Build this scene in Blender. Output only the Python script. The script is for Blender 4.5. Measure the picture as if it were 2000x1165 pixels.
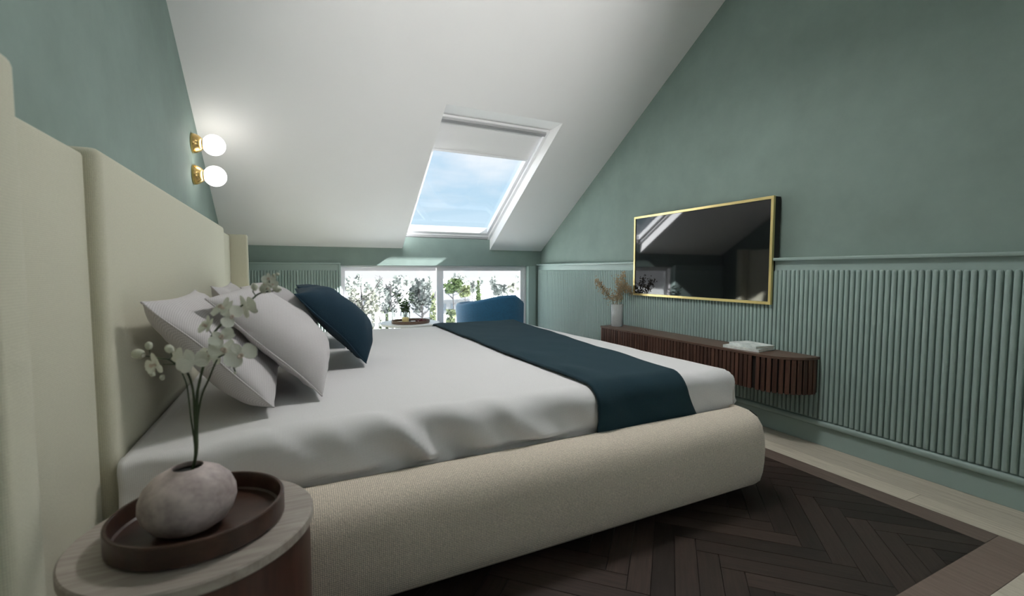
import bpy, bmesh, math, random
from mathutils import Vector, Matrix, noise
random.seed(7)
S = bpy.context.scene
for o in list(bpy.data.objects):
    bpy.data.objects.remove(o)
C = S.collection
PI = math.pi

# ------------------------------------------------------------------ camera
FPX, YAW, PIT, EYE = 885.7, .4501, -.0604, .97        # focal length in pixels of a 2000 px wide frame
cam = bpy.data.cameras.new('camera')
cam.sensor_width = 36.0
cam.lens = FPX / 2000 * 36
cam.clip_start = .02
cam.clip_end = 900
cam.dof.use_dof = True
cam.dof.focus_distance = 2.6
cam.dof.aperture_fstop = 3.4
camo = bpy.data.objects.new('camera', cam)
camo.location = (0, 0, EYE)
camo.rotation_euler = (PI / 2 + PIT, 0, -YAW)
C.objects.link(camo)
S.camera = camo
FW = Vector((math.sin(YAW) * math.cos(PIT), math.cos(YAW) * math.cos(PIT), math.sin(PIT)))
RT = Vector((math.cos(YAW), -math.sin(YAW), 0))
UP = RT.cross(FW)

def at_depth(u, v, d):
    """point seen at pixel (u, v) at distance d along the view axis"""
    return Vector((0, 0, EYE)) + d * (FW + RT * ((u - 1000) / FPX) + UP * ((582.5 - v) / FPX))

def at_y(u, v, y):
    r = FW + RT * ((u - 1000) / FPX) + UP * ((582.5 - v) / FPX)
    return Vector((0, 0, EYE)) + r * (y / r.y)

# ------------------------------------------------------------------ view
S.view_settings.view_transform = 'Standard'
S.view_settings.look = 'None'
S.view_settings.exposure = 0.48
S.view_settings.gamma = 1.0
S.view_settings.use_curve_mapping = False
S.cycles.max_bounces = 12
S.cycles.diffuse_bounces = 7
S.cycles.glossy_bounces = 4
S.cycles.transmission_bounces = 8
S.cycles.transparent_max_bounces = 12
S.cycles.sample_clamp_indirect = 6

# ------------------------------------------------------------------ node helpers
def N(nt, t, **kw):
    n = nt.nodes.new(t)
    for k, v in kw.items():
        if k in n.inputs.keys() if hasattr(n.inputs, 'keys') else False:
            n.inputs[k].default_value = v
        else:
            setattr(n, k, v)
    return n

# ------------------------------------------------------------------ world: pale blue sky with thin white cloud
SKY = .84
w = bpy.data.worlds.new('sky')
S.world = w
w.use_nodes = True
nt = w.node_tree
nt.nodes.clear()
tc = N(nt, 'ShaderNodeTexCoord')
sep = N(nt, 'ShaderNodeSeparateXYZ')
nt.links.new(tc.outputs['Generated'], sep.inputs[0])
ramp = N(nt, 'ShaderNodeValToRGB')
ramp.color_ramp.elements[0].position = 0.0
ramp.color_ramp.elements[0].color = (.98, .99, 1.0, 1)
e = ramp.color_ramp.elements.new(.10)
e.color = (.60, .78, .90, 1)
e = ramp.color_ramp.elements.new(.26)
e.color = (.40, .64, .84, 1)
ramp.color_ramp.elements[-1].position = 1.0
ramp.color_ramp.elements[-1].color = (.38, .62, .84, 1)
nt.links.new(sep.outputs['Z'], ramp.inputs[0])
mp = N(nt, 'ShaderNodeMapping')
mp.inputs['Scale'].default_value = (1.5, 1.5, 5.0)
mp.inputs['Location'].default_value = (.3, .1, .55)
nt.links.new(tc.outputs['Generated'], mp.inputs['Vector'])
cl = N(nt, 'ShaderNodeTexNoise')
cl.inputs['Scale'].default_value = 1.6
cl.inputs['Detail'].default_value = 6
cl.inputs['Roughness'].default_value = .55
nt.links.new(mp.outputs[0], cl.inputs['Vector'])
cr = N(nt, 'ShaderNodeValToRGB')
cr.color_ramp.elements[0].position = .46
cr.color_ramp.elements[0].color = (0, 0, 0, 1)
cr.color_ramp.elements[1].position = .74
cr.color_ramp.elements[1].color = (1, 1, 1, 1)
nt.links.new(cl.outputs['Fac'], cr.inputs[0])
mx = N(nt, 'ShaderNodeMixRGB')
mx.inputs['Color2'].default_value = (1.0, 1.0, 1.0, 1)
nt.links.new(cr.outputs[0], mx.inputs['Fac'])
nt.links.new(ramp.outputs[0], mx.inputs['Color1'])
bg = N(nt, 'ShaderNodeBackground')
bg.inputs['Strength'].default_value = SKY
nt.links.new(mx.outputs[0], bg.inputs['Color'])
wo = N(nt, 'ShaderNodeOutputWorld')
nt.links.new(bg.outputs[0], wo.inputs[0])

# ------------------------------------------------------------------ sun
sd = bpy.data.lights.new('sun', 'SUN')
sd.energy = 38.0
sd.angle = .02
sd.color = (1, .985, .96)
so = bpy.data.objects.new('sun', sd)
so.rotation_euler = Vector((-1.3, .195, -1)).to_track_quat('-Z', 'Y').to_euler()
so.location = (12, -2, 9)
C.objects.link(so)

# ------------------------------------------------------------------ materials
MATS = {}
def mat(name, col, rough=.6, metal=0., var=0., vscale=4., bump=0., bscale=40., coat=0., spec=.5, sheen=0.,
        rnd=0., stretch=None, weave=0., wscale=900., wmode=0, detail=5, col2=None, emis=None, estr=0., trans=0., ior=1.45):
    m = bpy.data.materials.new(name)
    m.use_nodes = True
    t = m.node_tree
    b = t.nodes['Principled BSDF']
    b.inputs['Roughness'].default_value = rough
    b.inputs['Metallic'].default_value = metal
    b.inputs['Specular IOR Level'].default_value = spec
    b.inputs['Coat Weight'].default_value = coat
    b.inputs['Sheen Weight'].default_value = sheen
    b.inputs['Transmission Weight'].default_value = trans
    b.inputs['IOR'].default_value = ior
    b.inputs['Base Color'].default_value = (*col, 1)
    if emis:
        b.inputs['Emission Color'].default_value = (*emis, 1)
        b.inputs['Emission Strength'].default_value = estr
    co = N(t, 'ShaderNodeTexCoord').outputs['Object']
    if stretch:
        mpn = N(t, 'ShaderNodeMapping')
        mpn.inputs['Scale'].default_value = stretch
        t.links.new(co, mpn.inputs['Vector'])
        co2 = mpn.outputs[0]
    else:
        co2 = co
    src = None
    if var > 0 or col2:
        n = N(t, 'ShaderNodeTexNoise')
        n.inputs['Scale'].default_value = vscale
        n.inputs['Detail'].default_value = detail
        n.inputs['Roughness'].default_value = .62
        if rnd:
            oi = N(t, 'ShaderNodeObjectInfo')
            ad = N(t, 'ShaderNodeVectorMath', operation='ADD')
            sc = N(t, 'ShaderNodeVectorMath', operation='SCALE')
            cmb = N(t, 'ShaderNodeCombineXYZ')
            for k in range(3):
                t.links.new(oi.outputs['Random'], cmb.inputs[k])
            t.links.new(cmb.outputs[0], sc.inputs[0])
            sc.inputs['Scale'].default_value = 37.
            t.links.new(co2, ad.inputs[0])
            t.links.new(sc.outputs[0], ad.inputs[1])
            t.links.new(ad.outputs[0], n.inputs['Vector'])
        else:
            t.links.new(co2, n.inputs['Vector'])
        r = N(t, 'ShaderNodeValToRGB')
        r.color_ramp.elements[0].position = .3
        r.color_ramp.elements[1].position = .7
        lo = col2 if col2 else tuple(c * (1 - var) for c in col)
        hi = col if col2 else tuple(min(1, c * (1 + var)) for c in col)
        r.color_ramp.elements[0].color = (*lo, 1)
        r.color_ramp.elements[1].color = (*hi, 1)
        t.links.new(n.outputs['Fac'], r.inputs[0])
        src = r.outputs[0]
    if rnd:
        oi = N(t, 'ShaderNodeObjectInfo')
        mr = N(t, 'ShaderNodeMapRange')
        mr.inputs['To Min'].default_value = 1 - rnd
        mr.inputs['To Max'].default_value = 1 + rnd
        t.links.new(oi.outputs['Random'], mr.inputs['Value'])
        mm = N(t, 'ShaderNodeVectorMath', operation='SCALE')
        if src:
            t.links.new(src, mm.inputs[0])
        else:
            mm.inputs[0].default_value = col
        t.links.new(mr.outputs[0], mm.inputs['Scale'])
        src = mm.outputs[0]
    hgt = None
    if weave > 0:
        def sn(cx_, cy_, cz_):
            d = N(t, 'ShaderNodeVectorMath', operation='DOT_PRODUCT')
            t.links.new(co, d.inputs[0])
            d.inputs[1].default_value = (cx_ * wscale, cy_ * wscale, cz_ * wscale)
            q = N(t, 'ShaderNodeMath', operation='SINE')
            t.links.new(d.outputs['Value'], q.inputs[0])
            return q.outputs[0]
        s1 = sn(.7, .7, .7)
        s2 = sn(.7, .7, -.7) if wmode else sn(.7, -.7, -.7)
        p = N(t, 'ShaderNodeMath', operation='MULTIPLY')
        t.links.new(s1, p.inputs[0])
        t.links.new(s2, p.inputs[1])
        hgt = p.outputs[0]
        mr = N(t, 'ShaderNodeMapRange')
        mr.inputs['From Min'].default_value = -1
        mr.inputs['To Min'].default_value = 1 - weave
        mr.inputs['To Max'].default_value = 1 + weave
        t.links.new(hgt, mr.inputs['Value'])
        mm = N(t, 'ShaderNodeVectorMath', operation='SCALE')
        if src:
            t.links.new(src, mm.inputs[0])
        else:
            mm.inputs[0].default_value = col
        t.links.new(mr.outputs[0], mm.inputs['Scale'])
        src = mm.outputs[0]
    if src:
        t.links.new(src, b.inputs['Base Color'])
    if bump > 0:
        bn = N(t, 'ShaderNodeBump')
        bn.inputs['Strength'].default_value = bump
        bn.inputs['Distance'].default_value = .004
        if hgt and bscale <= 0:
            t.links.new(hgt, bn.inputs['Height'])
        else:
            n2 = N(t, 'ShaderNodeTexNoise')
            n2.inputs['Scale'].default_value = bscale
            n2.inputs['Detail'].default_value = 4
            t.links.new(co2, n2.inputs['Vector'])
            t.links.new(n2.outputs['Fac'], bn.inputs['Height'])
        t.links.new(bn.outputs[0], b.inputs['Normal'])
    MATS[name] = m
    return m

def glass_pane(name, tint=(.97, .985, 1.0), gloss=.06):
    m = bpy.data.materials.new(name)
    m.use_nodes = True
    t = m.node_tree
    t.nodes.clear()
    tr = N(t, 'ShaderNodeBsdfTransparent')
    tr.inputs['Color'].default_value = (*tint, 1)
    gl = N(t, 'ShaderNodeBsdfGlossy')
    gl.inputs['Roughness'].default_value = .02
    mxs = N(t, 'ShaderNodeMixShader')
    mxs.inputs[0].default_value = gloss
    t.links.new(tr.outputs[0], mxs.inputs[1])
    t.links.new(gl.outputs[0], mxs.inputs[2])
    o = N(t, 'ShaderNodeOutputMaterial')
    t.links.new(mxs.outputs[0], o.inputs[0])
    MATS[name] = m
    return m

mat('sage_plaster', (.215, .283, .256), .72, var=.09, vscale=3.2, bump=.38, bscale=12, detail=8)
mat('sage_paint', (.31, .40, .375), .42, var=.03, vscale=6)
mat('ceiling_white', (.90, .89, .89), .85, var=.01, vscale=2)
mat('white_paint', (.84, .84, .85), .4)
mat('frame_white', (.80, .78, .80), .45)
mat('blind_cloth', (.86, .85, .85), .9)
mat('grey_metal', (.42, .42, .43), .45, metal=.4)
mat('headboard_fabric', (.58, .56, .44), .95, var=.05, vscale=240, weave=.14, wscale=1100, wmode=1, bump=.25, bscale=420, sheen=.2)
mat('frame_fabric', (.62, .545, .455), .95, var=.20, vscale=230, weave=.42, wscale=850, bump=.6, bscale=300, sheen=.1)
mat('duvet_cotton', (.67, .66, .665), .9, var=.025, vscale=300, weave=.15, wscale=1150, sheen=.1)
mat('pillow_cotton', (.50, .475, .48), .9, var=.04, vscale=300, weave=.20, wscale=1000, sheen=.1)
mat('mattress_white', (.75, .75, .75), .9)
mat('navy_knit', (.006, .030, .052), .95, var=.22, vscale=420, bump=.6, bscale=420, sheen=.03)
mat('teal_throw', (.005, .029, .042), .95, var=.16, vscale=380, bump=.35, bscale=420, sheen=.03)
mat('chair_velvet', (.02, .12, .235), .85, var=.12, vscale=60, sheen=.35)
mat('walnut', (.125, .060, .040), .45, col2=(.055, .026, .019), vscale=6, stretch=(14, 14, 1.2), rnd=.28, detail=6)
mat('walnut_top', (.16, .095, .068), .38, col2=(.085, .047, .034), vscale=5, stretch=(12, 1.2, 12), detail=6)
mat('dark_plank', (0.046, 0.03, 0.024), .40, col2=(.021, .014, .0115), vscale=5, stretch=(1.4, 22, 8), rnd=.45, detail=7, bump=.1, bscale=30)
mat('border_plank', (0.185, 0.142, 0.118), .42, col2=(.125, .088, .07), vscale=5, stretch=(22, 1.4, 8), rnd=.22, detail=7)
mat('oak_plank', (0.6, 0.545, 0.45), .40, col2=(.40, .355, .285), vscale=5, stretch=(26, 1.2, 8), rnd=.12, detail=8)
mat('subfloor', (.02, .014, .012), .7)
mat('brass', (.72, .50, .20), .26, metal=1., var=.1, vscale=20)
mat('gold_frame', (0.72, 0.58, 0.27), .30, metal=1.)
mat('black_plastic', (.018, .014, .012), .5)
mat('tv_glass', (.004, .004, .005), .045, spec=.62, coat=.25)
mat('stand_top_wood', (.40, .36, .32), .42, col2=(.24, .20, .175), vscale=5, stretch=(1.5, 20, 8), detail=8)
mat('stand_wood', (0.085, 0.036, 0.024), .4, col2=(.045, .02, .014), vscale=5, stretch=(16, 16, 1.2), detail=6)
mat('tray_wood', (0.06, 0.028, 0.018), .33, col2=(.03, .014, .009), vscale=5, stretch=(3, 14, 8), detail=6)
mat('stone_vase', (0.58, 0.49, 0.47), .55, col2=(.24, .19, .185), vscale=20, detail=3)
mat('vase_inside', (.03, .03, .028), .8)
mat('orchid_stem', (.035, .055, .02), .5, var=.3, vscale=60)
mat('orchid_petal', (0.86, 0.86, 0.78), .6, var=.05, vscale=60)
mat('orchid_lip', (.72, .60, .52), .6, var=.1, vscale=90)
mat('orchid_bud', (.55, .56, .46), .5, var=.12, vscale=60)
mat('globe_opal', (.95, .95, .95), .3, emis=(1, .965, .91), estr=4.0)
mat('added_lamp_glow', (.9, .9, .88), .8, emis=(1, .99, .97), estr=46.)  # glowing disc of the added pendant, strength set to brighten the room
mat('textured_glass', (.97, .985, .99), .2, trans=.62, bump=1., bscale=70)
mat('dried_stem', (.20, .15, .09), .8)
mat('dried_seed', (.40, .30, .18), .8, var=.3, vscale=80)
mat('book_cover', (0.86, 0.88, 0.86), .5, col2=(.50, .56, .54), vscale=24, detail=2)
mat('book_pages', (.85, .83, .78), .8)
mat('table_white', (.88, .88, .88), .35)
mat('tray_dark', (.16, .10, .07), .45, var=.1, vscale=12)
mat('napkin', (.88, .86, .84), .9)
mat('candle_wax', (.86, .70, .34), .5)
mat('berry', (.11, .012, .016), .3)
mat('plant_leaf', (.12, .20, .09), .55, var=.3, vscale=30)
mat('jar_glass', (.85, .9, .9), .05, trans=.9)
mat('black_metal', (.02, .02, .022), .4)
mat('snow_ground', (.86, .87, .84), .9, var=.06, vscale=.3)
mat('bark', (0.05, 0.047, 0.047), .9, var=.15, vscale=8)
mat('leaf_pale', (0.19, 0.195, 0.16), .8, var=.1, vscale=2)
mat('leaf_green', (0.055, 0.085, 0.026), .8, var=.2, vscale=2)
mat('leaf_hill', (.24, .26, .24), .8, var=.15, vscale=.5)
mat('leaf_grey', (0.1, 0.112, 0.106), .8, var=.15, vscale=2)
mat('leaf_yellow', (0.12, 0.14, 0.06), .8, var=.15, vscale=2)
mat('house_wall', (0.11, 0.115, 0.12), .8)
mat('house_roof', (0.09, 0.095, 0.105), .8)
mat('house_glass', (0.03, 0.04, 0.05), .2)
mat('fence_white', (0.16, 0.165, 0.16), .8)
glass_pane('pane_glass')

# ------------------------------------------------------------------ object helpers
def tag(o, label=None, cat=None, group=None, kind=None):
    if label: o['label'] = label
    if cat: o['category'] = cat
    if group: o['group'] = group
    if kind: o['kind'] = kind
    return o

def root_of(p):
    while p.parent:
        p = p.parent
    return p

def obj(name, bm, m, parent=None, smooth=False, origin=None, bevel=0., angle=40):
    """link bm (world coordinates) as one mesh object; under a parent it becomes a part"""
    me = bpy.data.meshes.new(name)
    bmesh.ops.recalc_face_normals(bm, faces=bm.faces[:])
    off = Vector(root_of(parent).location) if parent else (Vector(origin) if origin else Vector((0, 0, 0)))
    if off.length:
        bmesh.ops.translate(bm, verts=bm.verts[:], vec=-off)
    bm.to_mesh(me)
    bm.free()
    if smooth:
        for p in me.polygons:
            p.use_smooth = True
        try:
            me.set_sharp_from_angle(angle=math.radians(angle))
        except Exception:
            pass
    o = bpy.data.objects.new(name, me)
    C.objects.link(o)
    if m: me.materials.append(MATS[m])
    if parent:
        o.parent = parent
    elif origin:
        o.location = off
    return o

def thing(name, label, cat, loc=(0, 0, 0), group=None):
    o = bpy.data.objects.new(name, None)
    o.empty_display_size = .1
    o.location = loc
    C.objects.link(o)
    return tag(o, label, cat, group)

def struct(name, bm, m, parent=None, **kw):
    o = obj(name, bm, m, parent, **kw)
    if not parent: o['kind'] = 'structure'
    return o

def BM():
    return bmesh.new()

def box(bm, x0, x1, y0, y1, z0, z1, bev=0., seg=2):
    b = bmesh.new()
    v = [b.verts.new((x, y, z)) for x in (x0, x1) for y in (y0, y1) for z in (z0, z1)]
    for f in ((0, 1, 3, 2), (4, 6, 7, 5), (0, 4, 5, 1), (2, 3, 7, 6), (0, 2, 6, 4), (1, 5, 7, 3)):
        b.faces.new([v[i] for i in f])
    if bev > 0:
        bmesh.ops.bevel(b, geom=b.edges[:], offset=bev, segments=seg, profile=.5, affect='EDGES')
    merge(bm, b)
    return bm

def merge(bm, b):
    vm = {}
    for v in b.verts:
        vm[v.index if False else v] = bm.verts.new(v.co)
    for f in b.faces:
        try:
            bm.faces.new([vm[v] for v in f.verts])
        except ValueError:
            pass
    b.free()

def prism(bm, pts, axis, a0, a1):
    """extrude polygon pts along an axis (0: pts are (y,z); 1: (x,z); 2: (x,y))"""
    def P(p, a):
        return {0: (a, p[0], p[1]), 1: (p[0], a, p[1]), 2: (p[0], p[1], a)}[axis]
    A = [bm.verts.new(P(p, a0)) for p in pts]
    B = [bm.verts.new(P(p, a1)) for p in pts]
    bm.faces.new(A)
    bm.faces.new(B[::-1])
    n = len(pts)
    for i in range(n):
        bm.faces.new((A[i], A[(i + 1) % n], B[(i + 1) % n], B[i]))
    return bm

def lathe(bm, prof, c, seg=32, axis=Vector((0, 0, 1)), sx=1., sy=1.):
    """prof: list of (r, h) along the axis from point c"""
    q = Vector((0, 0, 1)).rotation_difference(axis)
    rings = []
    for r, h in prof:
        if r < 1e-6:
            rings.append([bm.verts.new(Vector(c) + q @ Vector((0, 0, h)))])
        else:
            rings.append([bm.verts.new(Vector(c) + q @ Vector((sx * r * math.cos(2 * PI * k / seg), sy * r * math.sin(2 * PI * k / seg), h))) for k in range(seg)])
    for a, b in zip(rings, rings[1:]):
        if len(a) == 1 and len(b) == 1: continue
        for k in range(seg):
            j = (k + 1) % seg
            if len(a) == 1: bm.faces.new((a[0], b[k], b[j]))
            elif len(b) == 1: bm.faces.new((a[k], a[j], b[0]))
            else: bm.faces.new((a[k], a[j], b[j], b[k]))
    return bm

def tube(bm, pts, rad, seg=8, cap=True):
    pts = [Vector(p) for p in pts]
    n = len(pts)
    rr = rad if isinstance(rad, (list, tuple)) else [rad] * n
    rings = []
    prev = None
    for i, p in enumerate(pts):
        d = (pts[min(i + 1, n - 1)] - pts[max(i - 1, 0)]).normalized()
        if prev is None:
            a = d.orthogonal().normalized()
        else:
            a = (prev - d * prev.dot(d))
            a = a.normalized() if a.length > 1e-6 else d.orthogonal().normalized()
        prev = a
        b = d.cross(a)
        rings.append([bm.verts.new(p + rr[i] * (math.cos(2 * PI * k / seg) * a + math.sin(2 * PI * k / seg) * b)) for k in range(seg)])
    for A, B in zip(rings, rings[1:]):
        for k in range(seg):
            bm.faces.new((A[k], A[(k + 1) % seg], B[(k + 1) % seg], B[k]))
    if cap:
        bm.faces.new(rings[0][::-1])
        bm.faces.new(rings[-1])
    return bm

def smooth_path(pts, n=6):
    pts = [Vector(p) for p in pts]
    out = []
    P = [pts[0] * 2 - pts[1]] + pts + [pts[-1] * 2 - pts[-2]]
    for i in range(1, len(P) - 2):
        for k in range(n):
            t = k / n
            a, b, c, d = P[i - 1:i + 3]
            out.append(.5 * ((2 * b) + (c - a) * t + (2 * a - 5 * b + 4 * c - d) * t * t + (3 * b - a - 3 * c + d) * t ** 3))
    out.append(pts[-1])
    return out

def inst(src, loc, parent, name=None, rot=None, scale=None):
    o = src.copy()
    C.objects.link(o)
    o.parent = parent
    o.location = loc
    if rot is not None: o.rotation_euler = rot
    if scale is not None: o.scale = scale
    return o

# ------------------------------------------------------------------ room dimensions
XL, XR, YB, YF = -.541, 2.658, 4.707, -3.3          # headboard wall, TV wall, knee wall, rear knee wall
ZK, SL = 1.199, .6343
YR = (YB + YF) / 2                                   # ridge
def zc(y): return ZK + SL * (YB - y)
def zr(y): return ZK + SL * (y - YF)
ZR = zc(YR)

# floor slab
bm = BM(); box(bm, XL - .15, XR + .15, YF - .15, YB + .35, -.2, -.012)
floor = struct('floor', bm, 'subfloor')
tag(floor, 'dark herringbone parquet floor with brown border and pale oak surround', kind='structure')

# --- herringbone parquet, clipped to the inlay rectangle
HX0, HX1, HY0, HY1 = -.40, 2.200, .671, 4.20
W_ = .0707; NL = 7
def clip_poly(poly, x0, x1, y0, y1):
    for ax, lim, sg in ((0, x0, 1), (0, x1, -1), (1, y0, 1), (1, y1, -1)):
        out = []
        for i in range(len(poly)):
            a, b = poly[i], poly[(i + 1) % len(poly)]
            ia = (a[ax] - lim) * sg >= -1e-9
            ib = (b[ax] - lim) * sg >= -1e-9
            if ia: out.append(a)
            if ia != ib:
                t = (lim - a[ax]) / (b[ax] - a[ax])
                out.append((a[0] + t * (b[0] - a[0]), a[1] + t * (b[1] - a[1])))
        poly = out
        if len(poly) < 3: return []
    return poly
P_ = Vector((.70711, .70711)); Q_ = Vector((-.70711, .70711))
O_ = Vector((1.637, .990))
g = .0011
planks_hidden = BM()
full_mesh = {}
def bed_hides(cx, cy):
    return 1.62 < cy < 3.45 and cx < 1.45
for j in range(-3, 4):
    for i in range(-60, 75):
        for kind in ('H', 'V'):
            if kind == 'H': a0, b0, la, lb = i + 2 * NL * j, i, NL, 1
            else: a0, b0, la, lb = i + 2 * NL * j + NL, i - NL + 1, 1, NL
            gg = g / W_
            quad = [(a0 + gg, b0 + gg), (a0 + la - gg, b0 + gg), (a0 + la - gg, b0 + lb - gg), (a0 + gg, b0 + lb - gg)]
            ctr = O_ + P_ * ((a0 + la / 2) * W_) + Q_ * ((b0 + lb / 2) * W_)
            if not (HX0 - .4 < ctr.x < HX1 + .4 and HY0 - .4 < ctr.y < HY1 + .4): continue
            poly = [tuple(O_ + P_ * (p[0] * W_) + Q_ * (p[1] * W_)) for p in quad]
            poly = clip_poly(poly, HX0, HX1, HY0, HY1)
            if not poly: continue
            area = abs(sum(poly[k][0] * poly[(k + 1) % len(poly)][1] - poly[(k + 1) % len(poly)][0] * poly[k][1] for k in range(len(poly)))) / 2
            if area < 2e-4: continue
            if bed_hides(ctr.x, ctr.y) or ctr.y > 2.7:
                if not (bed_hides(ctr.x, ctr.y) and False):
                    prism(planks_hidden, poly, 2, -.012, 0)
                continue
            # local frame: x along the plank
            d = P_ if kind == 'H' else Q_
            ang = math.atan2(d.y, d.x)
            b = BM()
            ca, sa = math.cos(-ang), math.sin(-ang)
            loc = [((p[0] - ctr.x) * ca - (p[1] - ctr.y) * sa, (p[0] - ctr.x) * sa + (p[1] - ctr.y) * ca) for p in poly]
            full = area > NL * W_ * W_ * .95
            if full and full_mesh:
                b.free()
                o = full_mesh['o'].copy(); C.objects.link(o)
            else:
                prism(b, loc, 2, -.012, 0)
                o = obj('plank', b, 'dark_plank')
                if full: full_mesh['o'] = o
            o.name = 'plank'
            o.parent = floor
            o.location = (ctr.x, ctr.y, random.uniform(-.0004, .0002))
            o.rotation_euler = (0, 0, ang)
ph = obj('plank_field', planks_hidden, 'dark_plank', floor)
ph['kind'] = 'stuff'

def plank_box(x0, x1, y0, y1, m):
    b = BM()
    cx, cy = (x0 + x1) / 2, (y0 + y1) / 2
    box(b, x0 - cx + .0008, x1 - cx - .0008, y0 - cy + .0008, y1 - cy - .0008, -.012, 0)
    o = obj('plank', b, m)
    o.parent = floor
    o.location = (cx, cy, 0)
    return o
# border around the inlay (planks across the near side, lengthwise on the right)
BW = .107
yy = HY0 - .123
for x0, x1 in ((-.5, .55), (.55, 1.45), (1.45, HX1 + BW)):
    plank_box(x0, x1, yy, HY0, 'border_plank')
ys = [HY0, 1.75, 2.9, HY1]
for a, b in zip(ys, ys[1:]):
    plank_box(HX1, HX1 + BW, a, b, 'border_plank')
plank_box(-.5, HX1 + BW, HY1, HY1 + .123, 'border_plank')
# pale oak surround, boards running away from the camera
for k, (x0, x1) in enumerate(((2.307, 2.425), (2.425, 2.543), (2.543, 2.658))):
    cuts = [(-.6, .95, 2.6, YB), (-.6, .1, 1.75, 3.5, YB), (-.6, .6, 2.2, YB)][k]
    for a, b in zip(cuts, cuts[1:]):
        plank_box(x0, x1, a, b, 'oak_plank')
for k in range(21):
    x0 = -.541 + k * .1356
    cuts = [(-3.3, -1.2, HY0 - .123), (-3.3, -2.0, -.2, HY0 - .123)][k % 2]
    for a, b in zip(cuts, cuts[1:]):
        plank_box(x0, x0 + .1356, a, b, 'oak_plank')
b = BM()
box(b, XL, 2.307, HY1 + .123, YB, -.012, 0)
struct('plank_strip', b, 'oak_plank', floor)
b = BM()
box(b, 2.307, XR, -3.3, -.6, -.012, 0)
struct('plank_strip', b, 'oak_plank', floor)

# side walls
prof = [(YF, -.2), (YB, -.2), (YB, ZK + .0), (YR, ZR), (YF, ZK)]
profx = [(YF - .15, -.2), (YB + .15, -.2), (YB + .15, ZK + .15), (YR, ZR + .3), (YF - .15, ZK + .15)]
bm = BM(); prism(bm, profx, 0, XL - .15, XL)
tag(struct('wall_left', bm, 'sage_plaster'), 'sage green plaster gable wall behind the headboard')
DY0, DY1, DZ1 = -1.15, -.12, 2.12                      # glazed door under an added sun shade, behind the right edge of the picture
bm = BM()
prism(bm, [(YF - .15, -.2), (DY0, -.2), (DY0, zr(DY0) + .3), (YF - .15, ZK + .15)], 0, XR, XR + .15)
prism(bm, [(DY1, -.2), (YB + .15, -.2), (YB + .15, ZK + .15), (YR, ZR + .3), (DY1, zr(DY1) + .3)], 0, XR, XR + .15)
prism(bm, [(DY0, DZ1), (DY1, DZ1), (DY1, zr(DY1) + .3), (DY0, zr(DY0) + .3)], 0, XR, XR + .15)
prism(bm, [(DY0, -.2), (DY1, -.2), (DY1, 0), (DY0, 0)], 0, XR, XR + .15)
tag(struct('wall_right', bm, 'sage_plaster'), 'sage green plaster gable wall carrying the television')
dr_ = bpy.data.objects.new('door_1', None); dr_.location = (XR, DY0, 0); C.objects.link(dr_); dr_['kind'] = 'structure'
def dpart(nm, y0, y1, z0, z1, m='frame_white'):
    b = BM(); box(b, XR + .05, XR + .10, y0, y1, z0, z1, .003); return obj(nm, b, m, dr_)
ym = (DY0 + DY1) / 2
dpart('frame_side', DY0, DY0 + .04, 0, DZ1); dpart('frame_side', DY1 - .04, DY1, 0, DZ1); dpart('frame_top', DY0 + .04, DY1 - .04, DZ1 - .04, DZ1)
for y0, y1 in ((DY0 + .042, ym - .001), (ym + .001, DY1 - .042)):
    dpart('stile', y0, y0 + .06, .004, DZ1 - .042); dpart('stile', y1 - .06, y1, .004, DZ1 - .042)
    dpart('rail', y0 + .06, y1 - .06, .004, .09); dpart('rail', y0 + .06, y1 - .06, DZ1 - .10, DZ1 - .042)
    b = BM(); box(b, XR + .07, XR + .08, y0 + .06, y1 - .06, .09, DZ1 - .10); obj('pane', b, 'pane_glass', dr_)
bm = BM(); box(bm, XR + .15, XR + 3.1, -2.6, 1.0, 2.32, 2.5); tag(struct('added_sun_shade', bm, 'ceiling_white'), 'added white slab keeping sun off the glazed door')  # unseen slab added only to block direct sun through the door

# knee wall with window opening
WX0, WX1, WZ0, WZ1 = .420, 2.472, .08, 1.022
KT = .14
bm = BM()
box(bm, XL, WX0, YB, YB + KT, 0, ZK)
box(bm, WX1, XR, YB, YB + KT, 0, ZK)
box(bm, WX0, WX1, YB, YB + KT, 0, WZ0)
SX0, SX1, SY0, SY1 = 1.022, 1.998, 3.193, YB          # roof window opening
ZS = 1.318
box(bm, WX0, WX1, YB, YB + KT, WZ1, ZK)
box(bm, SX0, SX1, YB, YB + KT, ZK, ZS)
tag(struct('wall_back', bm, 'sage_plaster'), 'low sage green knee wall with wide window')
bm = BM(); box(bm, XL, XR, YF - .14, YF, 0, ZK)
struct('wall_front', bm, 'sage_plaster')

# ceiling: two slopes, openings for roof windows
def slab(bm, x0, x1, y0, y1, f, t0, t1):
    """piece of sloped ceiling between y0 and y1, vertical offsets t0..t1"""
    v = [bm.verts.new((x, y, f(y) + t)) for x in (x0, x1) for y in (y0, y1) for t in (t0, t1)]
    for q in ((0, 1, 3, 2), (4, 6, 7, 5), (0, 4, 5, 1), (2, 3, 7, 6), (0, 2, 6, 4), (1, 5, 7, 3)):
        bm.faces.new([v[i] for i in q])
TH = .24
bm = BM()
slab(bm, XL, SX0, 2.45, YB + KT, zc, 0, TH)
slab(bm, SX1, XR, 2.45, YB + KT, zc, 0, TH)
# above the visible roof window: horizontal soffit
prism(bm, [(2.45, zc(2.45)), (SY0, zc(SY0)), (SY0 + .205, zc(SY0)), (SY0 + .205, zc(SY0 + .205) + TH), (2.45, zc(2.45) + TH)], 0, SX0, SX1)
slab(bm, XL, XR, YR, 2.45, zc, 0, TH)
slab(bm, XL, XR, YF - .14, YR, zr, 0, TH)
tag(struct('ceiling', bm, 'ceiling_white'), 'white sloping attic ceiling with roof window')

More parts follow.
